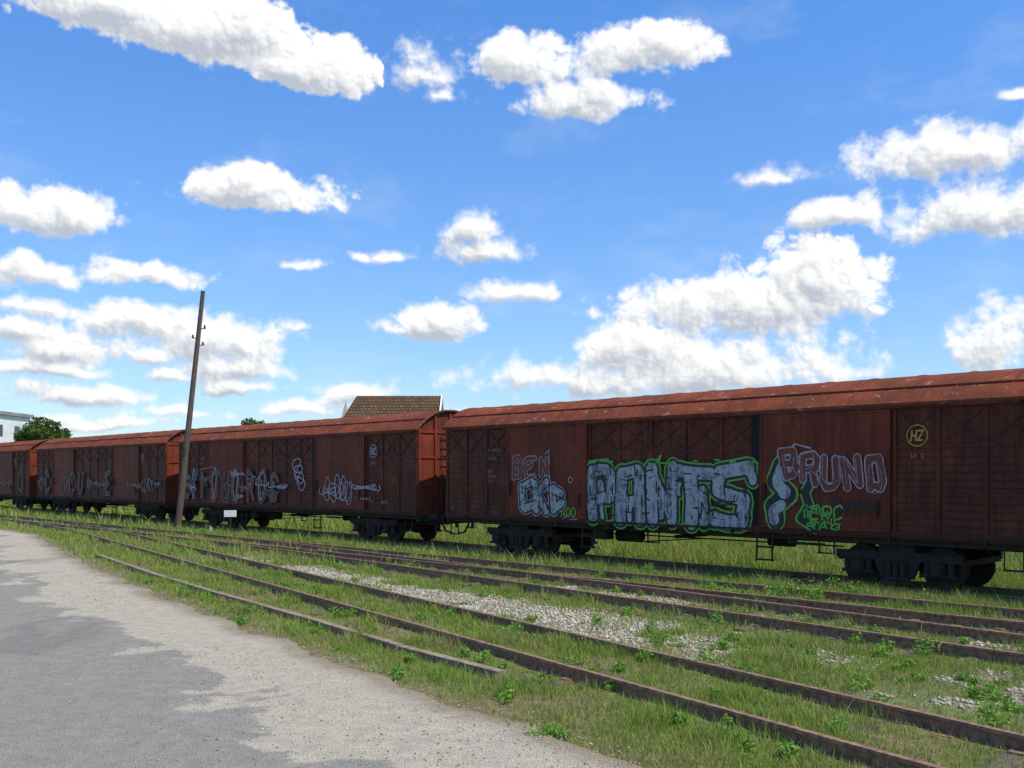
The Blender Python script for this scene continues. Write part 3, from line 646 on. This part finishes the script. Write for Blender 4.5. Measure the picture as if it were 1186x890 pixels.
for li,(ex,mi) in enumerate(((.17,3),(.11,2),(.0,0))):
    random.seed(9)
    for (x0,z0,x1,z1,w0) in ((3.65,1.35,3.6,1.95,.22),(3.65,1.95,4.0,2.1,.2),(3.7,1.3,4.05,1.4,.22),(4.2,1.3,4.15,2.05,.22),(4.2,1.7,4.6,2.1,.2),(4.3,1.65,4.6,1.25,.22),(4.9,1.3,4.85,1.9,.22),(4.9,1.9,5.2,1.75,.2),(4.95,1.35,5.25,1.5,.22)):
        p.stroke([(x0,z0),(x1,z1)],w0+ex,mi,YD-.008-.002*li,.15)
random.seed(12)
for i in range(40):
    x=random.uniform(3.5,5.2); z=random.uniform(1.25,2.05); p.stroke([(x,z),(x+random.uniform(-.1,.1),z+random.uniform(-.2,.2))],.03,2,YD-.016)
p.ring(5.55,2.15,.08,.03,3,YD); p.stroke([(5.5,1.2),(5.2,1.0),(5.8,1.05)],.03,3,YD)
def logo(p,x,mi,y):
    p.ring(x,3.12,.22,.028,mi,y); p.word('HZ',x-.13,3.02,.13,.20,[(.045,mi)],y-.002,1.1,.1); p.word('UIC',x-.12,2.66,.07,.08,[(.014,mi)],y,1.5)
def stencils(p,mi,y):
    random.seed(5)
    for z in (3.0,2.75,2.35,2.2,2.05):
        p.word(''.join(random.choice('0124812480') for _ in range(random.choice([3,5,7]))),2.05,z,.055,.085,[(.016,mi)],y,1.5)
logo(p,15.42,5,YW); stencils(p,4,YW)
p.word('10',.3,1.2,.06,.09,[(.016,4)],YW,1.5)
p.mb.obj('graffiti',GM,wagons[0])
p=Paint(); random.seed(21); logo(p,15.4,3,YW-.03)
def blob(p,x,z,w,h,wd,mi,y):
    a0=random.uniform(0,6); pts=[]
    for t in np.linspace(0,6.283,22):
        r=1+.18*math.sin(2*t+a0)+.12*math.sin(3*t+a0*2); pts.append((x+w/2*r*math.cos(t),z+h/2*r*math.sin(t)))
    pts[-1]=pts[0]; p.stroke(pts,wd,mi,y)
for i,x in enumerate((.7,1.5,2.4,3.4,4.4,5.3,6.5,7.5,8.4)):
    ch='CTIOUOROC'[i]; w=.55; h=random.uniform(.9,1.25)
    p.letter(ch,x,1.25,w,h,[(.20,4),(.11,2 if i%3==1 else 6)],YD-.01*(i%2),.08,.08)
    if i%2: p.letter('O',x,1.3,w*.8,h,[(.05,3)],YD-.02,.05,.1)
for i in range(16): p.scribble(random.uniform(.3,9),random.uniform(1.2,2.2),random.uniform(.5,1.4),random.uniform(.2,.7),random.choice([.03,.045]),random.choice([2,4,4,3]),YD-.022,random.randint(3,7))
p.stroke([(2.2,2.5),(3.6,2.65),(4.2,2.3)],.05,4,YD)
for k in range(4): blob(p,10.35+.12*k,2.7-.25*k,.55,.45,.05,3,YD-.002*k)
for k in range(5): blob(p,12.5+.35*k,1.75-.1*math.sin(k*2),.45,.75,.045,3,YD-.002*k)
p.scribble(12.1,1.3,1.9,.8,.045,3,YD,7); p.scribble(14.2,1.6,1.5,.5,.05,3,YD,7); p.scribble(14.4,1.3,1.0,.3,.035,4,YD,5)
stencils(p,4,YW); p.word('4812',15.9,1.3,.07,.1,[(.018,3)],YD,1.5)
p.mb.obj('graffiti',GM,wagons[1])
for wi in (2,3):
    p=Paint(); random.seed(30+wi); logo(p,15.3,4,YW)
    for i in range(13):
        x=.4+i*1.3; r_=random.random()
        if r_<.35: p.scribble(x,1.3,1.3,1.0,.08,4,YD,4)
        elif r_<.6: blob(p,x+.4,1.9,.8,1.2,.09,4,YD)
        elif r_<.85: p.letter(random.choice('ROCSUE'),x,1.3,.65,1.1,[(.24,4),(.13,2)],YD,.05,.08)
    p.mb.obj('graffiti',GM,wagons[wi])

# ------------------------------------------------------------ utility pole
mwood=simple('pole_wood',(.13,.095,.068),(.07,.05,.038),5,.95,0,.01,(6,6,.5))
pe=empty('utility_pole',(-14.5,43,0)); mb=MB(); top=Vector((1.12,0,10.25))
mb.cyl((-.03,0,-.5),top,.145,.09,16,0); mb.obj('pole',[mwood],pe)
mb=MB(); 
for f,dx in ((.84,.25),(.80,-.22),(.77,.25)):
    c=top*f; mb.cyl(c,c+Vector((dx,0,.02)),.02,n=8); mb.cyl(c+Vector((dx,0,0)),c+Vector((dx,0,.16)),.05,.035,n=10)
mb.bar(top*.30+Vector((0,-.16,0)),top*.33+Vector((0,-.16,0)),.25,.02)
mb.obj('insulators',[simple('dark_metal',(.05,.045,.04),None,6,.6,.3)],pe)
sg_=empty('shunting_marker',(-11.35,40,0),.1); mb=MB(); mb.cyl((0,0,-.3),(0,0,.62),.03,n=8); mb.obj('post',[M_dark],sg_)
mb=MB(); mb.box(-.24,.24,-.04,.04,.60,.86); mb.obj('board',[simple('white_enamel',(.8,.8,.78),(.65,.64,.6),5,.5)],sg_)
mb=MB(); mb.cyl((0,.0,-.25),(0,0,.28),.09,.06,10); o_=mb.obj('concrete_marker_post',[simple('pale_concrete',(.4,.36,.3),(.28,.25,.2),6,.9)]); o_.location=(-11.6,38.2,0)

# ------------------------------------------------------------ buildings
mwall=simple('render_wall',(.55,.50,.42),(.44,.40,.33),1.5,.9); mglass=simple('window_glass',(.03,.04,.05),(.05,.06,.07),2,.15)
m,nt,b=newmat('clay_roof_tiles'); v=nt.coords(); br=nt.new('ShaderNodeTexBrick')
sxx=nt.new('ShaderNodeSeparateXYZ'); nt.l.new(v,sxx.inputs[0]); cbx=nt.new('ShaderNodeCombineXYZ'); nt.l.new(sxx.outputs[0],cbx.inputs[0]); nt.l.new(sxx.outputs[2],cbx.inputs[1]); nt.l.new(cbx.outputs[0],br.inputs['Vector'])
br.inputs['Scale'].default_value=1; br.inputs['Brick Width'].default_value=.34; br.inputs['Row Height'].default_value=.30; br.inputs['Mortar Size'].default_value=.035
br.inputs['Color1'].default_value=(.16,.085,.042,1); br.inputs['Color2'].default_value=(.09,.055,.03,1); br.inputs['Mortar'].default_value=(.03,.02,.013,1)
nt.put(b.inputs['Base Color'],nt.mix(nt.mr(nt.noise(v,1.2,5,.6),.4,.7,0,.6),br.outputs[0],(.07,.055,.033))); b.inputs['Roughness'].default_value=.9; b.inputs['Specular IOR Level'].default_value=.1; mtile=m
mwhite=simple('white_trim',(.75,.73,.68),(.6,.58,.52),3,.7)
h=empty('tiled_house',(-11.1,92,0)); hw,hd=4.6,5.0; ez,rz_=6.0,9.6
mb=MB(); mb.box(-hw+.3,hw-.3,-hd+.5,hd-.5,-.4,ez); 
for sx_ in(-1,1): mb.add([(sx_*(hw-.3),-hd+.5,ez),(sx_*(hw-.3),hd-.5,ez),(sx_*(hw-.3),0,rz_-.35)],[(0,1,2)])
mb.obj('walls',[mwall],h)
mb=MB(); hip=1.3
vs=[(-hw,-hd,ez-.1),(hw,-hd,ez-.1),(hw,0,rz_),(-hw+hip,0,rz_),(-hw,hd,ez-.1),(hw,hd,ez-.1)]
mb.add(vs,[(0,1,2,3),(5,4,3,2),(4,0,3)]); mb.add([(x,y,z-.15) for x,y,z in vs],[(3,2,1,0),(2,3,4,5),(3,0,4)]); mb.obj('roof',[mtile],h)
mb=MB(); mb.bar((hw,-hd,ez-.1),(hw,0,rz_),.14,.25); mb.bar((hw,hd,ez-.1),(hw,0,rz_),.14,.25); mb.obj('bargeboard',[mwhite],h)
mb=MB()
for x in(-2.8,-.2,2.4):
    for z in (1.2,4.0): mb.box(x-.5,x+.5,-hd+.44,-hd+.49,z,z+1.3)
mb.obj('windows',[mglass],h); mb=MB(); mb.box(.9,1.8,-hd+.42,-hd+.49,0,2.1); mb.obj('door',[mwood],h)
h2=empty('white_office_building',(-90,150,0)); mb=MB(); mb.box(-16,14.3,-6,6,0,11.2); mb.obj('walls',[simple('white_render',(.72,.71,.68),(.6,.6,.57),1,.8)],h2)
mb=MB(); mb.box(-16.4,14.7,-6.4,6.4,11.2,11.7); mb.obj('roof',[simple('roof_felt',(.3,.28,.27),None,2,.9)],h2)
mb=MB()
for z in(1.2,4.6,8.0):
    for x in np.arange(-15,13.5,2.3): mb.box(x,x+1.5,-6.05,-6.0,z,z+1.7); 
    mb.box(14.3,14.35,-4,-2.5,z,z+1.7); mb.box(14.3,14.35,1,2.5,z,z+1.7)
mb.obj('windows',[mglass],h2)

# ------------------------------------------------------------ trees
mbark=simple('bark',(.10,.075,.05),(.05,.04,.03),4,.95,0,.02); mleaf=randmat('tree_leaves',[(.04,.08,.012),(.09,.14,.02),(.06,.10,.016),(.12,.16,.03)],.7,None,.25)
def tree(name,x,y,h,r,n=3500,ls=.22):
    e_=empty(name,(x,y,0)); mb=MB(); mb.cyl((0,0,-.5),(.1,0,h*.5),h*.035,h*.02,10); cl=[]
    for i in range(11):
        a=i*2.4; z0=h*random.uniform(.25,.5); R_=r*random.uniform(.45,.8); e2=(R_*math.cos(a),R_*math.sin(a),h*random.uniform(.45,.88)); mb.cyl((.05,0,z0),e2,h*.014,h*.005,7); cl.append((e2,r*random.uniform(.28,.48)))
    cl.append(((0,0,h*.88),r*.4)); mb.obj('trunk',[mbark],e_)
    Vs=[];Fs=[];o=0
    for (c,q) in cl:
        Vb,Fb=leafcloud(c[0],c[1],c[2],(q,q,q*.75),n//len(cl),ls); Vs.append(Vb);Fs.append(Fb+o);o+=len(Vb)
    l_=tri_mesh('leaves',np.concatenate(Vs),np.concatenate(Fs),[mleaf]); l_.parent=e_
tree('broadleaf_tree',-52.3,110,9.0,2.9); tree('broadleaf_tree',-50.6,112,7.8,2.2); tree('broadleaf_tree',-26.5,100,8.3,2.2,2500); tree('broadleaf_tree',-24.0,101,7.6,2.0,2000); tree('broadleaf_tree',-54.8,113,7.4,2.0)
n=26000; a=rng.uniform(-1.0,1.0,n); R_=rng.uniform(235,262,n); x=R_*np.sin(a); y=R_*np.cos(a); zt=5.0+3*fbm(a*40,a*0,1,4,8); z=rng.uniform(0,1,n)**.8*zt
Vb,Fb=leafcloud(x,y,z,(.8,.8,.6),n,1.1); tri_mesh('distant_trees',Vb,Fb,[mleaf])
